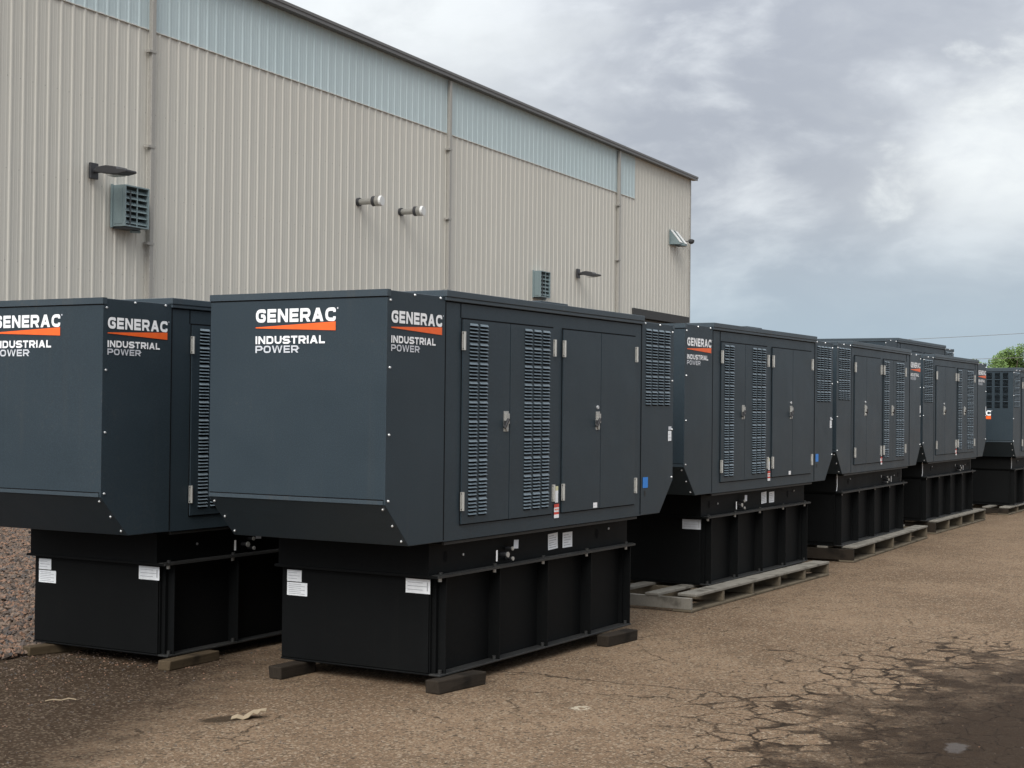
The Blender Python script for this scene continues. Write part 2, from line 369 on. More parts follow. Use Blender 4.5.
# ------------------------------------------------------------------ generator
W, L = 1.2874, 3.8945
Z0 = .0825                               # tank underside above the fitted zero
ZE, ZC, ZB, ZT = 1.1383-Z0, .2386, .8923-Z0, 2.3407-Z0
UH, VC = .6024, .5833
def make_generator(rev=False, tu0=.6629, tu1=3.25, side='normal'):
    root = empty('diesel_generator')
    fx = (lambda p: (L-p[0], p[1], p[2])) if rev else (lambda p: p)
    U = (lambda u: L-u) if rev else (lambda u: u)
    TV0, ZF = .0414, .6986-Z0
    # --- tank
    t = MB(); bv = .125
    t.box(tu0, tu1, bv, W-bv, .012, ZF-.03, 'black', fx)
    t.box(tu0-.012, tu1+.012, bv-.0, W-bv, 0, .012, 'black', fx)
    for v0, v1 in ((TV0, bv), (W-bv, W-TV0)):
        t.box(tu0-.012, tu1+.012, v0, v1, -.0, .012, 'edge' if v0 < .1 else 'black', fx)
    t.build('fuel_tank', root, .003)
    f = MB(); f.box(tu0-.07, tu1+.03, TV0-.012, W-TV0+.012, ZF-.028, ZF-.012, 'black', fx)
    f.box(tu0-.07, tu1+.03, TV0-.02, TV0-.012, ZF-.026, ZF-.012, 'edge', fx)
    f.box(tu0-.07, tu1+.03, TV0-.008, TV0+.03, ZF-.012, ZF-.009, 'edge', fx)
    f.build('tank_flange', root)
    nf = 5
    for k in range(nf):
        u = tu0+.05+(tu1-tu0-.06)*k/(nf-1)
        r = MB(); r.box(u-.004, u+.004, W-bv-.001, W-TV0-.002, .012, ZF-.028, 'black', fx)
        if k == 0: r.box(tu0-.004, u-.004, W-TV0-.012, W-TV0-.002, .012, ZF-.028, 'black', fx)
        if k == nf-1: r.box(u+.004, tu1+.004, W-TV0-.012, W-TV0-.002, .012, ZF-.028, 'black', fx)
        r.build('stiffener', root)
        r = MB(); r.box(u-.004, u+.004, TV0+.002, bv+.001, .012, ZF-.028, 'black', fx)
        if k in (0, nf-1): r.box(u-.03, u-.004, TV0+.055, bv+.001, .012, ZF-.028, 'black', fx)
        r.box(u+.004, u+.03, bv-.012, bv+.001, .012, ZF-.028, 'black', fx)
        r.build('stiffener', root)
        b = MB(); b.tube(fx((u-.045, TV0+.02, ZF-.052)), fx((u-.045, TV0+.02, ZF-.028)), .012, 'steel', 8)
        b.build('flange_bolt', root); b = MB()
        b.tube(fx((u-.045, TV0+.015, ZF-.012)), fx((u-.045, TV0+.015, ZF+.004)), .013, 'edge', 8)
        b.build('flange_bolt', root); b = MB()
        b.tube(fx((u-.02, TV0+.03, .012)), fx((u-.02, TV0+.03, .035)), .012, 'edge', 8)
        b.build('flange_bolt', root)
    # end stiles of the tank end plate
    e = MB()
    e.box(tu0-.014, tu0, bv+.004, W-.055, .015, ZF-.03, 'black', fx)
    e.build('end_plate', root, .003); e = MB()
    e.box(tu1, tu1+.014, bv+.004, W-bv-.004, .04, ZF-.04, 'black', fx)
    e.build('end_plate', root, .003)
    # --- base frame between tank and enclosure
    b = MB()
    b.box(tu0-.06, tu1+.045, .10, W-.055, ZF-.012, ZB-.02, 'black', fx)
    b.box(tu0-.02, tu1+.02, .03, W-.03, ZB-.02, ZB-.004, 'black', fx)
    b.box(tu0-.03, tu1+.03, .012, .03, ZB-.022, ZB-.006, 'edge', fx)
    b.build('base_frame', root)
    for u in (tu0+.12, tu1-.45):
        ho = MB(); c = Vector(fx((u, .098, (ZF+ZB)/2-.01)))
        ho.face([c+Vector((.022*math.cos(a*math.pi/6), 0, .035*math.sin(a*math.pi/6))) for a in range(12)], 'seam')
        ho.build('lifting_hole', root)
    g = MB()
    for gu, gz, gr, gm in ((1.44, .665, .014, 'steel'), (1.50, .70, .010, 'steel'), (1.505, .635, .010, 'steel')):
        g = MB(); g.tube(fx((gu, .10, gz)), fx((gu, .05, gz)), gr, 'darkmetal', 10); g.tube(fx((gu, .05, gz)), fx((gu, .042, gz)), gr*1.3, gm, 10); g.build('fuel_fitting', root)
    for gu, gz in ((.98, .70), (2.98, .73)):
        g = MB(); g.tube(fx((gu, .10, gz)), fx((gu, .093, gz)), .008, 'bolt', 8); g.build('bolt', root)
    def lab(name, u, z, w, h, m='paper', v=.097, tilt=0, lines=0, par=root):
        x = U(u); mb = MB(); c, s_ = math.cos(tilt), math.sin(tilt)
        def q(a, bb, o=0): return (x+a*c-bb*s_, v-o, z+a*s_+bb*c)
        mb.face([q(-w/2, -h/2), q(w/2, -h/2), q(w/2, h/2), q(-w/2, h/2)], m)
        for i in range(lines):
            zz = h/2-h*(i+1)/(lines+1); ww = w*(.36 if i % 3 else .25)
            mb.face([q(-w*.4, zz-h*.02, .0015), q(-w*.4+ww*2, zz-h*.02, .0015), q(-w*.4+ww*2, zz+h*.02, .0015), q(-w*.4, zz+h*.02, .0015)], 'ink')
        return mb.build(name, par)
    if not rev:
        lab('label', 2.135, .698, .138, .108, tilt=.04, lines=6); lab('label', 2.345, .694, .142, .104, lines=5)
        lab('label', 1.57, .722, .06, .056, 'whitedim', v=.06, tilt=-.05)
    else:
        lab('label', 1.60, .71, .03, .03, 'bolt')
        st = MB()
        for uu in (tu1+.03, tu0-.0):
            pr = [(0, .0), (-.02, .05), (-.02, .13), (-.012, .19), (.012, .19), (.004, .13), (.004, .05), (.028, .0)]
            st.face([fx((uu+a, .088, ZF+bb)) for a, bb in pr], 'paper' if uu > 2 else 'edge')
        st.build('strap', root)
    lab('strap_tag', 1.31, .668, .020, .070, 'white', v=.05)
    lab('label', 2.72, .085, .03, .014, 'white', v=bv-.006)
    # --- paper labels on the hood-side end of the tank
    def elab(v, z, w, h, lines, m='paper'):
        mb = MB(); u = tu0-.016 if not rev else tu1+.016; d = -1 if not rev else 1
        mb.face([fx((u, v-w/2, z-h/2)), fx((u, v+w/2, z-h/2)), fx((u, v+w/2, z+h/2)), fx((u, v-w/2, z+h/2))], m)
        for i in range(lines):
            zz = z+h/2-h*(i+1)/(lines+1); a = v+w*.42; c = v+w*(.42-(.8 if i % 2 else .62))
            mb.face([fx((u+d*.0015, a, zz-h*.022)), fx((u+d*.0015, c, zz-h*.022)), fx((u+d*.0015, c, zz+h*.022)), fx((u+d*.0015, a, zz+h*.022))], 'ink')
        if w > .17: mb.face([fx((u+d*.0018, v-w*.37, z-h*.3)), fx((u+d*.0018, v-w*.42, z-h*.3)), fx((u+d*.0018, v-w*.42, z+h*.3)), fx((u+d*.0018, v-w*.37, z+h*.3))], 'ink')
        mb.build('label', root)
    if side == 'normal':
        elab(1.140, .532, .115, .072, 3); elab(1.117, .449, .160, .082, 6)
    if not rev: elab(.205, .530, .176, .086, 3, 'paper' if side == 'normal' else 'whitedim')
    # --- enclosure
    def hood(u0, u1, flip, name):
        # u0 = free end, u1 = joint
        s = 1 if u1 > u0 else -1
        prof = [(u0, ZE), (u0+s*ZC, ZB), (u1, ZB), (u1, ZT), (u0, ZT)]
        mb = MB(); mb.prism(prof, 0, W, 'paint', fx); o = mb.build(name, root, .004)
        tr = MB()
        tr.box(*sorted((u0-s*.006, u0+s*.03)), -.004, W+.004, ZT-.034, ZT+.004, 'roofpaint', fx)
        tr.box(*sorted((u0-s*.002, u0+s*.01)), .0, W, ZT-.041, ZT-.034, 'seam', fx)
        tr.build('top_trim', o); tr = MB()
        tr.box(*sorted((u0-s*.008, u0+s*.01)), .01, W-.01, ZE+.002, ZE+.024, 'roofpaint', fx)
        tr.box(*sorted((u0-s*.002, u0+s*.01)), .01, W-.01, ZE+.024, ZE+.030, 'seam', fx)
        tr.build('bottom_trim', o)
        def bt(u, v, z, n):
            a = Vector((u, v, z)); nn = Vector(n); bo = MB(); bo.tube(fx(a), fx(a+nn*.008), .0075, 'bolt', 8, .0055); bo.build('bolt', o)
        for z in (2.285, 1.907, 1.53, 1.16):
            bt(u0+s*.028, 0, z-Z0, (0, -1, 0))
        nn = Vector((-s*(ZE-ZB), 0, -ZC)).normalized()
        for k in (.1, .5, .88):
            for v in (.03, W-.03):
                bt(u0+s*ZC*k, v, ZE+(ZB-ZE)*k, nn)
        for k in (.45, .9): bt(u0+s*abs(u1-u0)*k, -.0, ZT-.012, (0, -1, 0))
        return o
    h1 = hood(0, UH, False, 'air_hood'); h2 = hood(L, L-VC, True, 'louvered_hood')
    m_ = MB(); m_.box(UH+.001, L-VC-.001, .002, W-.002, ZB, ZT, 'paint', fx); hs = m_.build('housing', root)
    sm = MB()
    sm.box(UH-.003, UH+.004, -.0015, .01, ZB+.01, ZT-.01, 'seam', fx); sm.build('panel_seam', hs); sm = MB(); sm.box(L-VC-.003, L-VC+.003, -.0015, .01, ZB+.01, ZT-.01, 'seam', fx)
    sm.build('panel_seam', hs); sm = MB(); sm.box(.770, .774, -.0012, .01, 2.225-Z0, ZT-.012, 'seam', fx)
    sm.build('panel_seam', hs)
    r = MB(); r.box(UH-.018, L-VC+.012, -.020, W+.020, ZT+.001, ZT+.040, 'roofpaint', fx)
    r.box(UH-.012, L-VC+.006, -.014, W+.014, ZT-.022, ZT+.001, 'roofpaint', fx)
    r.box(UH+.002, L-VC-.002, -.003, W+.003, ZT-.029, ZT-.022, 'seam', fx)
    rf = r.build('roof_panel', root, .003)
    c = MB()
    if not rev: c.box(2.62, 2.92, .50, .80, ZT+.040, ZT+.105, 'roofpaint', fx)
    if not rev: c.box(2.56, 2.98, .45, .85, ZT+.105, ZT+.118, 'roofpaint', fx)
    if not rev: c.build('roof_vent', root, .003)
    # --- louvers
    def louvers(mb, a0, a1, ncol, z1, z0, nb, plane, gp=.26, bm_='blade', fr=.40):
        """plane(a, out, z) -> point"""
        cw = (a1-a0)/(ncol-gp*1.0) if ncol > 1 else (a1-a0)
        bh = (z1-z0)/nb
        for c_ in range(ncol):
            x0 = a0+cw*c_; x1 = x0+cw*(1-gp)
            for k in range(nb):
                zt_ = z1-bh*k; use = bh*.92; n = 5; p = use/n
                for j in range(n):
                    za = zt_-p*j; zm_ = za-p*fr; zb_ = za-p*.95; o = .011; za += bh*.045 if j == 0 else 0
                    mb.poly([plane(x0, .001, za), plane(x1, .001, za), plane(x1, o, zm_), plane(x0, o, zm_), plane(x1, .0012, zm_), plane(x0, .0012, zm_)],
                            [(0, 1, 2, 3), (3, 2, 4, 5), (0, 3, 5), (1, 4, 2)], bm_)
                    mb.face([plane(x0, .0012, zm_), plane(x1, .0012, zm_), plane(x1, .0012, zb_), plane(x0, .0012, zb_)], 'slot')
    pl = lambda off: (lambda a, o, z: fx((a, -off-o, z)))
    # --- doors
    D = [(.787, 1.346, 'a', .787), (1.354, 1.925, 'b', 1.93), (2.064, 2.622, None, 2.066), (2.630, 3.195, None, 3.195)]
    LA, LB = (.858, 1.067, 2), (1.535, 1.862, 3)
    if rev:
        D = [(.870, 1.470, 'a', .872), (1.478, 1.925, 'b', 1.93), (2.064, 2.700, None, 2.066), (2.708, 3.195, None, 3.195)]
        LA, LB = (.945, 1.320, 3), (1.690, 1.900, 2)
    z0, z1 = .985-Z0, 2.218-Z0
    for i, (u0, u1, lv, hu) in enumerate(D):
        mb = MB(); mb.box(u0-.006, u1+.006, -.001, .006, z0-.008, z1+.010, 'seam', fx); mb.box(u0, u1, -.010, .004, z0, z1, 'paint', fx)
        d = mb.build('door', root)
        if lv:
            lm = MB(); louvers(lm, *(LA if lv == 'a' else LB), 2.192-Z0, 1.015-Z0, 10, pl(.010)); lm.build('louver_panel', d)
        for z in (2.088, 1.122):
            hb = MB(); hb.box(hu-.015, hu+.015, -.016, -.009, z-.056-Z0, z+.056-Z0, 'steel', fx)
            hb.tube(fx((hu, -.021, z-.056-Z0)), fx((hu, -.021, z+.056-Z0)), .008, 'steel', 8)
            for zz in (-.046, .046):
                for uu in (-.014, .014): hb.tube(fx((hu+uu, -.016, z+zz-Z0)), fx((hu+uu, -.018, z+zz-Z0)), .004, 'darkmetal', 6)
            hb.build('hinge', d)
        if i in ((1, 3) if rev else (0, 2)):
            lu = (1.525 if i == 1 else 2.76) if rev else (1.30 if i == 0 else 2.575); lz = 1.606-Z0
            la = MB(); la.box(lu-.026, lu+.026, -.016, -.009, lz-.068, lz+.060, 'steel', fx)
            la.box(lu-.016, lu+.016, -.030, -.016, lz-.02, lz+.045, 'steel', fx)
            la.tube(fx((lu-.03, -.02, lz-.045)), fx((lu-.004, -.034, lz+.012)), .011, 'darkmetal', 8)
            la.box(lu-.034, lu-.02, -.030, -.016, lz-.04, lz+.0, 'darkmetal', fx)
            la.tube(fx((lu, -.016, lz-.05)), fx((lu, -.024, lz-.05)), .014, 'steel', 10)
            if i >= 2: la.tube(fx((lu-.002, -.010, lz+.090)), fx((lu-.002, -.018, lz+.090)), .013, 'bolt', 10)
            la.build('latch', d)
    # --- louver field on the far hood, side and end
    lm = MB(); louvers(lm, 3.387, 3.815, 4, 2.285-Z0, 1.700-Z0, 5, pl(0)); lm.build('louver_panel', h2)
    if rev:
        lm = MB(); louvers(lm, .083, W-.083, 9, 2.29-Z0, 1.69-Z0, 5, lambda a, o, z: fx((L+o, a, z)), .36, 'paint', .2); lm.build('louver_panel', h2)
        logo(root, (-.003, .995, 1.66-Z0), (0, -1, 0), 1.1)
        logo(root, (L-.564, -.003, 2.229-Z0), (1, 0, 0), .895)
        lab('label', .035, 1.62-Z0, .045, .10, 'paper', v=-.003)
        lab('label', 2.07, 1.01-Z0, .035, .035, 'white', v=-.013)
    else:
        logo(root, (-.003, .937, 2.250-Z0), (0, -1, 0), 1.0)
        logo(root, (.038, -.003, 2.229-Z0), (1, 0, 0), .895)
        lab('label', 3.825, 1.48-Z0, .062, .078, 'paper', v=-.003, lines=2); lab('label', 3.828, 1.54-Z0, .055, .026, 'whitedim', v=-.003)
        lab('blue_label', 3.39, 1.135-Z0, .090, .080, 'blue', v=-.003); lab('label', 3.385, 1.055-Z0, .022, .035, 'edge', v=-.003)
        lab('label', 2.547, 1.01-Z0, .062, .036, 'white', v=-.013, lines=1)
    lb = MB(); x = 1.995
    for (za, zb_, hw, m) in ((1.165, 1.135, .021, 'yellab'), (1.135, 1.055, .021, 'paper'), (1.045, 1.022, .034, 'redlab'), (1.022, .992, .034, 'paper'), (.992, .975, .034, 'redlab'), (.975, .952, .034, 'paper')):
        lb.face([fx((x-hw, -.004, zb_-Z0)), fx((x+hw, -.004, zb_-Z0)), fx((x+hw, -.004, za-Z0)), fx((x-hw, -.004, za-Z0))], m)
    for k in range(4): lb.face([fx((x-.024+k*.014, -.0055, 1.003-Z0)), fx((x-.015+k*.014, -.0055, 1.003-Z0)), fx((x-.015+k*.014, -.0055, 1.014-Z0)), fx((x-.024+k*.014, -.0055, 1.014-Z0))], 'orange')
    lb.build('warning_label', root)
    return root

GR = 'charcoal generators stored in rows on the yard'
def place(o, x, y, z, rz, label, sc=None):
    o.location = (x, y, z); o.rotation_euler = (0, 0, rz)
    if sc: o.scale = sc
    tag(o, label, 'generator', GR)
A = make_generator(False); A2 = make_generator(False, side='second')
place(A, 0, 0, Z0, 0, 'large charcoal generator in front on dark wood blocks, the only one seen whole')
g0 = copy_tree(A); place(g0, -.2932, 1.8782, -.0167+Z0, .0102, 'charcoal generator cut off by the left edge, partly hidden behind the large front one')
place(A2, 4.7356, .2741, .0626+Z0, .0012, 'charcoal generator on the longest grey pallet, right behind the large front one')
Bk = make_generator(True, .30, 3.235) if False else make_generator(True, .6629, 3.52, side='second')
place(Bk, 9.1436, .4046, .0897+Z0, .0334, 'reversed generator third in the front row, its pallet jutting out past its black tank')
g4 = copy_tree(Bk); place(g4, 13.494, .6265, .0968+Z0, .0130, 'reversed generator fourth in the front row, just before the one cut off at right')
g5 = copy_tree(Bk); place(g5, 18.6711, .533, .0477+Z0, .0130, 'farthest generator, cut off by the right edge, dark louver squares on its end')
g6 = copy_tree(A2); place(g6, 18.1, 2.5, .10, .010, 'taller generator in the row behind, only its roof rising above the reversed generators', (1.23, 1.15, 1.235))

# ------------------------------------------------------------------ pallets
def pallet(x, y, z1, ln, wd, rz, nst, label, grp='weathered wooden pallets under generators'):
    root = empty('wooden_pallet', (x, y, 0), rz); tag(root, label, 'pallet', grp)
    th = .024; bt = .02
    rows = [(0, .17), (.30, .12), (wd/2-.06, .12), (wd-.42, .12), (wd-.17, .17)]
    for i, (v, w) in enumerate(rows):
        dx = random.uniform(-.02, .02) if i else 0; a = .10 if i == 0 else dx
        m = MB(); m.box(a, ln+dx, v, v+w, z1-th, z1-.001, 'wood'); m.build('deck_board', root, .004)
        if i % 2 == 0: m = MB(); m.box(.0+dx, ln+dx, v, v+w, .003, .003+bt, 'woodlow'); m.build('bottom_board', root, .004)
    for k in range(nst):
        u = (ln-.045)*k/(nst-1)
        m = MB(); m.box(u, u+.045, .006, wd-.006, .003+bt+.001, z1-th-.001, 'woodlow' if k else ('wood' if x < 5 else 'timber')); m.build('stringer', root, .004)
    return root
pallet(4.67, .17, .1445, 3.44, 1.46, -.012, 6, 'long weathered grey pallet with open sides, directly behind the large front generator')
pallet(9.50, .31, .171, 3.72, 1.50, .045, 5, 'weathered pallet under the third front-row generator, its pale end sticking out past the tank')
pallet(13.95, .56, .179, 3.2, 1.5, .018, 5, 'weathered pallet under the fourth front-row generator')
pallet(18.5, .56, .129, 4.0, 1.5, .013, 6, 'low pallet under the farthest generator at the right edge of the photo')
pallet(18.6, 2.6, .099, 4.2, 1.55, .010, 5, 'pallet under the taller generator in the row behind')

# ------------------------------------------------------------------ timber blocks
def block(x, y, rz, ln, wd, h, label, m='timber'):
    mb = MB(); n = 6
    mb.box(0, ln, 0, wd, 0, h, m)
    o = mb.build('timber_block', None, .007); o.location = (x, y, 0); o.rotation_euler = (0, 0, rz)
    # split end, adzed faces
    rr = random.Random(int(x*100))
    for v in o.data.vertices: v.co += Vector((rr.uniform(-.008, .008), rr.uniform(-.005, .005), rr.uniform(-.004, 0) if v.co.z > h/2 else 0))
    tag(o, label, 'wood block', 'wood blocks holding the generators off the ground')
    return o
hb = Z0-.002
block(.545, -.015, R(-7), .45, .10, hb, 'dark timber block under the near corner of the large front generator')
block(2.69, -.06, R(-4), .41, .10, hb, 'dark timber block under the far right corner of the large front generator')
block(.42, 1.06, R(-2), .34, .10, hb, 'dark timber block under the left corner of the large front generator, with a worn top')
block(.27, 1.83, R(3), .50, .095, hb-.018, 'brown timber block under the near corner of the leftmost generator', 'timber2')
block(.18, 2.98, R(-14), .46, .095, hb-.018, 'light brown timber block under the left corner of the leftmost generator, beside the gravel', 'timber2')

# ------------------------------------------------------------------ building
PH = R(4.1); WX, WY = 0.0, 16.5
bl = empty('metal_building', (WX, WY, 0), PH)
tag(bl, 'tall beige ribbed metal warehouse with a pale blue-green strip below the eave', 'building')
# wall hit s is x/cos -> along wall from (0,WY)
SP = .325; S0, S1 = -9.0, 50.49
ZS, ZW = 9.48, 11.10
def ribbed(s0, s1, z0, z1, m, name, prot=0.0, phase=.0):
    mb = MB(); pts = [(s0, 0)]
    k = math.ceil((s0-phase)/SP+.2)
    while phase+k*SP < s1-.06:
        c = phase+k*SP; pts += [(c-.046, 0), (c-.020, .019), (c+.020, .019), (c+.046, 0)]
        for q in (.11, .215):
            if c+q+.03 < s1: pts += [(c+q-.016, 0), (c+q-.008, .003), (c+q+.008, .003), (c+q+.016, 0)]
        k += 1
    pts.append((s1, 0)); n = len(pts)
    v = [(a, -b-prot, z0) for a, b in pts]+[(a, -b-prot, z1) for a, b in pts]
    mb.poly(v, [(i, i+1, n+i+1, n+i) for i in range(n-1)], m)
    return mb.build(name, bl)
ribbed(S0, 44.13, 0, ZS, 'wall', 'wall'); ribbed(44.13, 50.36, 5.40, ZS, 'wall', 'wall'); ribbed(50.36, S1, 0, ZS, 'wall', 'wall')
ribbed(44.30, S1, ZS, ZW, 'wall', 'wall')
ribbed(S0, 44.30, ZS, ZW, 'frp', 'translucent_strip', .004)
mb = MB(); mb.box(S0, 44.30, -.030, 0, ZS-.006, ZS+.012, 'wall')
k = math.ceil(S0/SP)
while k*SP < 44.2: mb.box(k*SP+.07, k*SP+.20, -.036, -.031, ZS-.004, ZS+.022, 'capwhite'); k += 1
mb.build('strip_flashing', bl)
for bx_ in ((S1, S1+.02, .0, 26), (S0, S1, 26, 26.02), (S0-.02, S0, 0, 26)):
    mb = MB(); mb.box(*bx_, 0, 11.0, 'wall'); mb.build('wall', bl)
mb = MB(); mb.box(S1-.08, S1+.024, -.035, .0, 0, ZW, 'spout'); mb.build('corner_trim', bl)
mb = MB(); mb.prism([(S0-.4, 11.10), (S1+.28, 11.10), (S1+.28, 11.14), (S0-.4, 11.14)], 0, 26.3, 'gutter'); mb.build('roof', bl)
mb = MB(); mb.box(S0-.4, S1+.28, -.20, -.0, 11.05, 11.08, 'gutter'); mb.box(S0-.4, S1+.28, -.23, -.20, 11.04, 11.16, 'gutter')
mb.box(S0-.4, S1+.30, -.25, -.23, 11.13, 11.20, 'gutter'); mb.box(S0-.4, S1+.30, -.23, .3, 11.18, 11.195, 'gutter'); mb.build('gutter', bl)
for s in (3.61, 16.62, 29.66, 42.58):
    mb = MB(); s -= .10; mb.box(s-.0, s+.12, -.13, -.030, .3, 11.0, 'spout')
    d = mb.build('downspout', bl, .01)
    for z in (1.0, 3.0, 5.0, 7.03, 9.02):
        c = MB(); c.box(s-.09, s-.001, -.14, -.03, z-.025, z+.025, 'spout'); c.box(s-.001, s+.13, -.142, -.132, z-.025, z+.025, 'spout'); c.build('bracket', d)
# vehicle opening
mb = MB(); mb.box(44.13, 50.36, -.06, .35, 5.08, 5.40, 'opening'); mb.box(44.13, 44.3, -.06, .35, 0, 5.08, 'opening'); mb.box(50.19, 50.36, -.06, .35, 0, 5.08, 'opening')
mb.build('door_frame', bl)
mb = MB()
for k in range(20): mb.prism([(44.3, k*.254+.0), (50.19, k*.254), (50.19, k*.254+.235), (44.3, k*.254+.235)], .16+.03*(k % 2), .30, 'curtain')
mb.build('overhead_door', bl)
def onwall(name, s, z, label, cat, group=None):
    o = empty(name, (WX+s*math.cos(PH), WY+s*math.sin(PH), z), PH); return tag(o, label, cat, group)
def lamp(s, z, ln, label):
    o = onwall('wall_lamp', s, z, label, 'wall lamp', 'arm-mounted wall lamps')
    mb = MB(); mb.box(-.11, .11, -.10, -.036, -.16, .16, 'darkmetal'); mb.build('mounting_plate', o, .01)
    mb = MB(); mb.tube((0, -.10, 0), (0, -.30, .0), .05, 'darkmetal'); mb.build('arm', o)
    mb = MB(); pr = [(-.26, -.05), (-.26, .05), (-.50*ln, .07), (-.76*ln, .03), (-.80*ln, -.01), (-ln, -.04), (-ln, -.09), (-.8*ln, -.12), (-.5*ln, -.09)]
    mb.prism([(a, b) for a, b in pr], -.17, .17, 'darkmetal', lambda p: (p[1], p[0], p[2])); h = mb.build('lamp_head', o, .015)
    mb = MB(); mb.box(-.11, .11, -.78*ln, -.5*ln, -.135, -.128, 'lens'); mb.build('lens', h)
lamp(14.86, 6.28, 1.02, 'dark arm-mounted wall lamp above the larger louvered vent near the left'); lamp(38.95, 6.24, .85, 'dark arm-mounted wall lamp right of the small vent, near the far end of the wall')
def vent(s, z, dp, label):
    o = onwall('vent_hood', s, z, label, 'vent', 'louvered sheet metal vents on the wall')
    w, h = .74, .84
    mb = MB()
    for (a, b, c, d) in ((0, .03, 0, h), (w-.03, w, 0, h), (.03, w-.03, 0, .03), (.03, w-.03, h-.03, h)): mb.box(a, b, -dp, -.0, c, d, 'galv')
    mb.box(-.03, -.0, -.08, -.03, -.02, h+.02, 'galv'); mb.box(-.012, 0, -dp*.8, -.10, .05, h-.05, 'galv')
    mb.box(.03, w-.03, -.03, -.01, .03, h-.03, 'galvdark'); mb.build('casing', o, .004)
    for k in range(6):
        zz = .07+k*.124; mb = MB()
        mb.poly([(.03, -dp+.03, zz), (w-.03, -dp+.03, zz), (w-.03, -dp+.10, zz+.075), (.03, -dp+.10, zz+.075), (.03, -dp+.035, zz-.006), (w-.03, -dp+.035, zz-.006), (w-.03, -dp+.105, zz+.069), (.03, -dp+.105, zz+.069)],
                [(0, 1, 2, 3), (4, 5, 6, 7), (0, 1, 5, 4), (2, 3, 7, 6), (0, 3, 7, 4), (1, 2, 6, 5)], 'galv'); mb.build('slat', o)
    mb = MB(); mb.box(w*.5-.01, w*.5+.01, -dp+.0, -dp+.02, .03, h-.03, 'galv'); mb.box(.18, .20, -dp+.02, -dp+.05, .03, h-.10, 'galvdark'); mb.build('mullion', o)
    mb = MB(); mb.box(.05, w*.7, -dp*.9, -.04, -.035, -.003, 'galvdark'); mb.tube((w*.5, -dp*.6, -.07), (w*.85, -dp*.6, -.05), .03, 'galv'); mb.build('drip_pan', o)
vent(15.44, 5.24, .39, 'larger grey-green louvered vent box below the left wall lamp'); vent(35.4, 5.20, .32, 'smaller looking louvered vent box just above the roof of the large front generator')
def flue(s, z, label):
    o = onwall('flue_pipe', s, z, label, 'pipe', 'short horizontal pipes sticking out of the wall')
    mb = MB(); mb.tube((0, -.0, 0), (0, -.07, 0), .11, 'darkmetal', 16); mb.build('wall_collar', o)
    mb = MB(); mb.tube((0, -.07, 0), (0, -.52, 0), .08, 'pipe', 16); mb.build('pipe', o, smooth=False)
    mb = MB(); mb.tube((0, -.46, 0), (0, -.56, 0), .132, 'darkmetal', 18); mb.tube((0, -.56, 0), (0, -.68, 0), .135, 'pipe', 18); mb.tube((0, -.682, 0), (0, -.74, 0), .14, 'capwhite', 18, .12); mb.build('end_cap', o)  # the dark band on the cap is its shading, put into the colour
flue(24.85, 6.92, 'left one of the two short metal pipes sticking out of the wall'); flue(27.0, 6.92, 'right one of the two short metal pipes sticking out of the wall')
o = onwall('scoop_vent', 48.05, 8.17, 'pair of slanted shiny metal scoop hoods high on the wall near the building corner', 'vent')
mb = MB(); mb.box(-.05, .86, -.06, -.028, -.02, .58, 'galv'); mb.build('backing_plate', o)
for a in (.0, .55):
    mb = MB(); mb.prism([(-.06, .56), (-.06, .0), (-.46, -.02), (-.46, .05)], a, a+.26, 'galv', lambda p: (p[1], p[0], p[2])); h = mb.build('scoop', o)
    mb = MB(); mb.box(a+.03, a+.23, -.43, -.10, -.035, -.022, 'opening'); mb.build('opening', h)
    mb = MB(); mb.prism([(-.06, .58), (-.06, .565), (-.46, .055), (-.48, .06)], a-.01, a+.27, 'capwhite', lambda p: (p[1], p[0], p[2])); mb.build('top_sheet', h)
o = onwall('security_camera', 49.55, 8.42, 'small dark dome camera on a bracket at the corner of the building', 'camera')
mb = MB(); mb.box(-.05, .05, -.09, -.037, -.16, .08, 'darkmetal'); mb.tube((0, -.09, .0), (.42, -.22, .06), .022, 'gutter', 8); mb.build('bracket', o)
mb = MB()
for (za, ra, zb_, rb) in ((-.11, .03, -.08, .09), (-.08, .09, -.02, .125), (-.02, .125, .05, .125), (.05, .125, .09, .06)): mb.tube((.45, -.24, za+.05), (.45, -.24, zb_+.05), ra, 'darkmetal', 14, rb)
mb.build('dome', o)

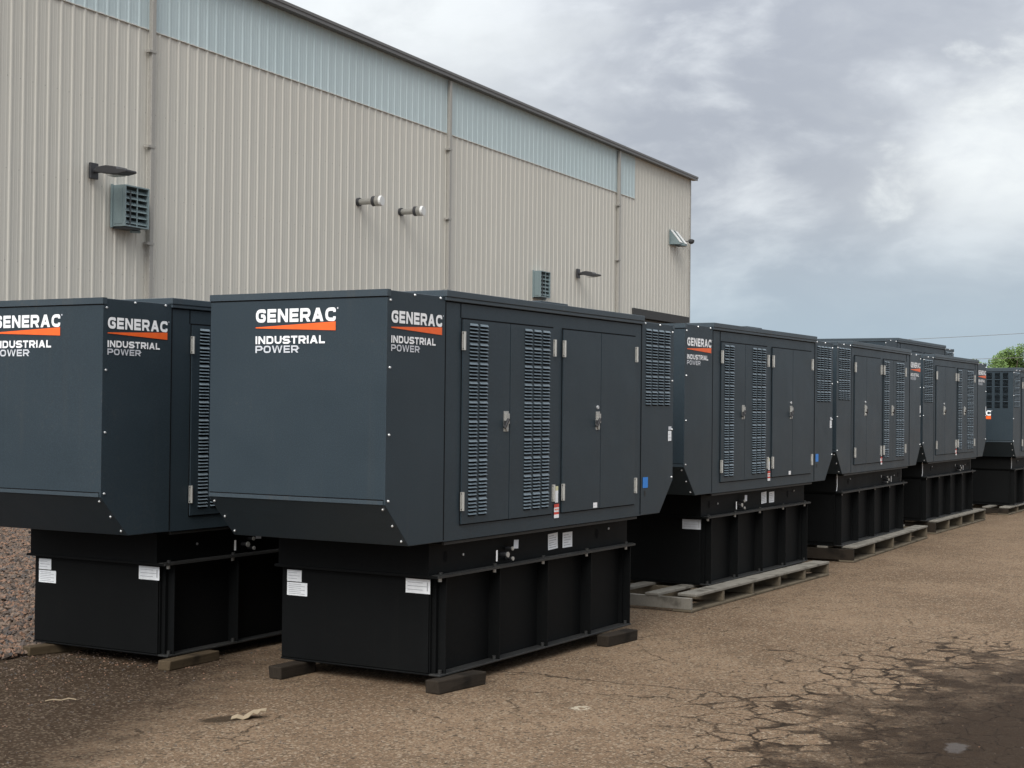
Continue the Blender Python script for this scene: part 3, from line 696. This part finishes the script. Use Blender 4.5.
# ------------------------------------------------------------------ ground
def sheet(name, x0, x1, y0, y1, z, m, n=1):
    mb = MB(); mb.face([(x0, y0, z), (x1, y0, z), (x1, y1, z), (x0, y1, z)], m); return tag(mb.build(name), kind='structure')
sheet('ground', -700, 900, -700, 900, 0, 'asphalt')
mb = MB()
pts = []
rg = random.Random(3)
lo = [(-14+k*.8, 3.05+rg.uniform(-.12, .12)+max(0, -(-14+k*.8))*.03) for k in range(90)]
for (a, b), (c, d) in zip(lo[:-1], lo[1:]): mb.face([(a, b, .004), (c, d, .004), (c, 21.5, .006), (a, 21.5, .006)], 'gravelbase')
tag(mb.build('gravel_bed'), kind='structure')
cam_loc = Vector((-6.9352, -4.8429, 1.7))
def stones(n, gen, mname, name, label, seed):
    rg = random.Random(seed); V = []; F = []
    base = [(1, 0, 0), (0, 1, 0), (-1, 0, 0), (0, -1, 0), (0, 0, 1), (0, 0, -1)]
    fs = [(0, 1, 4), (1, 2, 4), (2, 3, 4), (3, 0, 4), (1, 0, 5), (2, 1, 5), (3, 2, 5), (0, 3, 5)]
    for _ in range(n):
        x, y, z, r = gen(rg); a = rg.uniform(0, 6.28); tx = rg.uniform(-.6, .6); q = Matrix.Rotation(a, 3, 'Z') @ Matrix.Rotation(tx, 3, 'X')
        sc = (r*rg.uniform(.7, 1.3), r*rg.uniform(.6, 1.1), r*rg.uniform(.45, .9)); i = len(V)
        for b in base:
            p = q @ Vector((b[0]*sc[0]*rg.uniform(.7, 1.2), b[1]*sc[1]*rg.uniform(.7, 1.2), b[2]*sc[2])); V.append((x+p.x, y+p.y, z+p.z))
        F += [(i+f[0], i+f[1], i+f[2]) for f in fs]
    me = bpy.data.meshes.new(name); me.from_pydata(V, [], F); me.materials.append(M[mname]); me.update()
    o = bpy.data.objects.new(name, me); COL.objects.link(o); return tag(o, label, 'gravel', kind='stuff')
def g1(rg):
    # band left of the leftmost generator, dense and heaped towards the building
    t = rg.random(); y = 3.0+rg.random()**1.25*12; x = -2.5+(y-3.0)*.95+rg.uniform(-.4, 4.6)
    return x, y, .012+rg.uniform(0, .02), rg.uniform(.014, .036)
stones(42000, g1, 'pebble', 'gravel', 'loose brownish gravel beside the building, left of the leftmost generator', 5)
def g2(rg):
    x = rg.uniform(-2.6, 2.2); y = 3.4-abs(rg.gauss(0, 1.0)); x += .2
    return x, y, .001, rg.uniform(.003, .010)
stones(5200, g2, 'pebble', 'loose_grit', 'fine grit scattered on the dark ground around the leftmost generator', 6)
def g3(rg): return rg.uniform(-2.5, 12), rg.uniform(-5.5, 1.0), .001, rg.uniform(.002, .007)
stones(4500, g3, 'pebble', 'stray_grit', 'stray grit scattered over the tan paving in the foreground', 8)

# curled scrap and thin twig on the ground
mb = MB(); n = 12; V = []; th = .004
prof = [(0, .0), (.05, .006), (.10, .002), (.15, .012), (.19, .034), (.225, .030), (.255, .044), (.30, .036)]
for i, (a, z) in enumerate(prof):
    w = .070*(1-.55*abs(i-3)/5); V += [(a, -w+.018*math.sin(i*2.1), z+.006), (a+.01, w*.7+.012*math.cos(i*1.7), z+.006+.008*(i % 2)), (a, -w+.018*math.sin(i*2.1), z+.002), (a+.01, w*.7+.012*math.cos(i*1.7), z+.002+.008*(i % 2))]
F = []
for i in range(len(prof)-1):
    a = 4*i; b = a+4; F += [(a, b, b+1, a+1), (a+2, a+3, b+3, b+2), (a, a+2, b+2, b), (a+1, b+1, b+3, a+3)]
F += [(0, 1, 3, 2), (4*(len(prof)-1), 4*(len(prof)-1)+2, 4*(len(prof)-1)+3, 4*(len(prof)-1)+1)]
M['scrap'] = simple('dry_cardboard', (.27, .21, .135), .85, bscale=60)
mb.poly(V, F, 'scrap'); o = mb.build('cardboard_scrap'); o.location = (-.62, .56, 0); o.rotation_euler = (0, 0, R(-48)); o.scale = (.62, .8, .9); tag(o, 'curled pale scrap lying beside a dark oily stain on the paving', 'scrap')
mb = MB(); P = [(0, 0, .01), (.05, .012, .016), (.11, .004, .011), (.16, .018, .02), (.21, .01, .012)]
for a, b in zip(P[:-1], P[1:]): mb.tube(a, b, .0045, 'scrap', 6)
o = mb.build('twig'); o.scale = (.8, .8, .8); o.location = (-.85, 1.72, 0); o.rotation_euler = (0, 0, R(-48)); tag(o, 'thin pale twig on the dark ground at the lower left', 'twig')

# ------------------------------------------------------------------ far tree, wires
def tree(x, y, h, r, label, seed):
    rg = random.Random(seed); root = empty('leafy_tree', (x, y, 0)); tag(root, label, 'tree')
    mb = MB(); mb.tube((0, 0, 0), (0, 0, h*.5), .22, 'bark', 10, .14)
    tips = []
    for k in range(7):
        a = k*.9+rg.random(); e = (math.cos(a)*r*.6, math.sin(a)*r*.6, h*rg.uniform(.6, .9)); mb.tube((0, 0, h*.35+k*.1), e, .09, 'bark', 6, .03); tips.append(e)
    mb.build('trunk', root)
    V = []; F = []
    cl = [(rg.gauss(0, r*.42), rg.gauss(0, r*.42), h*.62+rg.gauss(0, h*.15), rg.uniform(.45, .95)) for _ in range(60)]
    for (cx, cy, cz, cr) in cl:
        for _ in range(380):
            d = Vector((rg.gauss(0, 1), rg.gauss(0, 1), rg.gauss(0, 1))).normalized()*cr*rg.random()**.5
            p = Vector((cx, cy, cz))+d; u = Vector((rg.gauss(0, 1), rg.gauss(0, 1), rg.gauss(0, 1))).normalized()*.10; w = u.orthogonal().normalized()*.06
            i = len(V); V += [p-u, p+w, p+u, p-w]; F.append((i, i+1, i+2, i+3))
    me = bpy.data.meshes.new('crown'); me.from_pydata(V, [], F); me.materials.append(M['leaf']); o = bpy.data.objects.new('crown', me); COL.objects.link(o); o.parent = root
tree(119.5, 21.9, 6.9, 3.3, 'bright green leafy tree beyond the last generator at the right edge', 4)
def wire(p0, p1, label):
    mb = MB(); n = 14; pts = []
    for i in range(n+1):
        t = i/n; p = Vector(p0).lerp(Vector(p1), t); p.z -= 1.0*4*t*(1-t)*.25; pts.append(p)
    for a, b in zip(pts[:-1], pts[1:]): mb.tube(a, b, .017, 'gutter', 5, cap=False)
    tag(mb.build('power_line'), label, 'power line', 'overhead power lines')
wire((105, 35, 6.75), (105, 3, 8.2), 'upper thin power line in the sky at the far right'); wire((105, 34, 5.35), (105, 3, 6.2), 'lower thin power line, passing just above the green tree')

# ------------------------------------------------------------------ world and sun
SUN_EL, SUN_AZ = 42, 194      # azimuth of the sun's position measured from +x, counter-clockwise
w = bpy.data.worlds.new('World'); S.world = w; w.use_nodes = True
nt = w.node_tree; nt.nodes.clear()
out = nt.nodes.new('ShaderNodeOutputWorld'); bg = nt.nodes.new('ShaderNodeBackground'); nt.links.new(bg.outputs[0], out.inputs[0]); bg.inputs[1].default_value = .098
sky = nt.nodes.new('ShaderNodeTexSky'); sky.sky_type = 'NISHITA'; sky.sun_disc = False; sky.sun_elevation = R(SUN_EL); sky.sun_rotation = R(90-SUN_AZ)
co = N(nt, 'ShaderNodeTexCoord').outputs['Generated']
sx = N(nt, 'ShaderNodeSeparateXYZ'); nt.links.new(co, sx.inputs[0]); zz = mth(nt, 'MAXIMUM', sx.outputs[2], 0.0)
dv = mth(nt, 'ADD', zz, .30)
cb = N(nt, 'ShaderNodeCombineXYZ'); nt.links.new(sx.outputs[0], cb.inputs[0]); nt.links.new(sx.outputs[1], cb.inputs[1]); nt.links.new(mth(nt, 'MULTIPLY', sx.outputs[2], 2.1), cb.inputs[2])
c1 = noise(nt, cb.outputs[0], 5.0, 7, .52, .25)
mp = N(nt, 'ShaderNodeMapping'); mp.inputs['Location'].default_value = (3.3, 1.7, 0); nt.links.new(cb.outputs[0], mp.inputs[0])
c2 = noise(nt, mp.outputs[0], 12.0, 7, .58, .3)
cl = mth(nt, 'ADD', mth(nt, 'MULTIPLY', c1, .65), mth(nt, 'MULTIPLY', c2, .35))
lum = smooth(nt, cl, .40, .58)
ccol = mixc(nt, lum, (3.9, 4.15, 4.65), (6.8, 7.1, 7.4))
bright = smooth(nt, cl, .60, .68)
ccol = mixc(nt, mth(nt, 'MULTIPLY', bright, .8), ccol, (8.6, 8.8, 8.9))
def gap(v, r0, r1, amt):
    global ccol
    d = N(nt, 'ShaderNodeVectorMath'); d.operation = 'DISTANCE'; nt.links.new(co, d.inputs[0]); d.inputs[1].default_value = v
    dd = mth(nt, 'ADD', d.outputs['Value'], mth(nt, 'MULTIPLY', mth(nt, 'SUBTRACT', c2, .5), .28))
    ccol = mixc(nt, mth(nt, 'MULTIPLY', smooth(nt, dd, r1, r0), amt), ccol, (8.9, 9.2, 9.1))
gap((.958, .2313, .1693), -.03, .062, .75)
gap((.798, .55, .2464), .02, .17, .5)
gap((.963, .222, .150), .0, .15, .22)
# overcast: brighter overhead
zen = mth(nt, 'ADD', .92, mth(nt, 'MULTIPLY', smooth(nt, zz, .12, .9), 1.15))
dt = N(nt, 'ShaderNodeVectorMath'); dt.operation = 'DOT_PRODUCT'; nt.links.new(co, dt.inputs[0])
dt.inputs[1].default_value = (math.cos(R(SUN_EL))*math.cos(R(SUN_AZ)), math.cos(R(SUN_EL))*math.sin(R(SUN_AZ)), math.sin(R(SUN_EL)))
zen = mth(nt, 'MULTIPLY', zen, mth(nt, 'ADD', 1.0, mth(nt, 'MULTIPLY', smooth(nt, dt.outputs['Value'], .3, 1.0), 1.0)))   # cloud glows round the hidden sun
zen = mth(nt, 'MULTIPLY', zen, mth(nt, 'SUBTRACT', 1.0, mth(nt, 'MULTIPLY', smooth(nt, sx.outputs[1], -.05, -.8), .45)))   # unseen sky on one side dimmed, added to darken the cabinet sides
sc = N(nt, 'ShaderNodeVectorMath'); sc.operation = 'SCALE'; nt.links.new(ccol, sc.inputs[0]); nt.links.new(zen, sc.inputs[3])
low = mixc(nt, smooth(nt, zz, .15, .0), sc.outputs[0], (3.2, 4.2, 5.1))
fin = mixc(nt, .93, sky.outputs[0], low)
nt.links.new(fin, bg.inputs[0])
sd = bpy.data.lights.new('sun', 'SUN'); sd.energy = 2.3; sd.angle = R(38); sd.color = (1, .955, .88)
so = bpy.data.objects.new('sun', sd); COL.objects.link(so)
dirv = Vector((math.cos(R(SUN_EL))*math.cos(R(SUN_AZ)), math.cos(R(SUN_EL))*math.sin(R(SUN_AZ)), math.sin(R(SUN_EL))))
so.rotation_euler = dirv.to_track_quat('Z', 'Y').to_euler(); so.location = (0, 0, 20)

# ------------------------------------------------------------------ camera
yaw, pit, rol, f = .5268059, .0143874, .0106655, 1513.533
fw = Vector((math.cos(yaw)*math.cos(pit), math.sin(yaw)*math.cos(pit), math.sin(pit))); rt = Vector((math.sin(yaw), -math.cos(yaw), 0)); up = rt.cross(fw)
r2 = rt*math.cos(rol)+up*math.sin(rol); u2 = -rt*math.sin(rol)+up*math.cos(rol)
cd = bpy.data.cameras.new('camera'); cd.sensor_width = 36; cd.lens = 36*f/1024; cd.clip_start = .1; cd.clip_end = 3000
cam = bpy.data.objects.new('camera', cd); COL.objects.link(cam)
cam.matrix_world = Matrix(((r2.x, u2.x, -fw.x, cam_loc.x), (r2.y, u2.y, -fw.y, cam_loc.y), (r2.z, u2.z, -fw.z, cam_loc.z), (0, 0, 0, 1)))
S.camera = cam
S.render.engine = 'CYCLES'; S.render.resolution_x = 1024; S.render.resolution_y = 768
S.view_settings.view_transform = 'Standard'; S.view_settings.look = 'None'; S.view_settings.exposure = .34; S.view_settings.gamma = 1
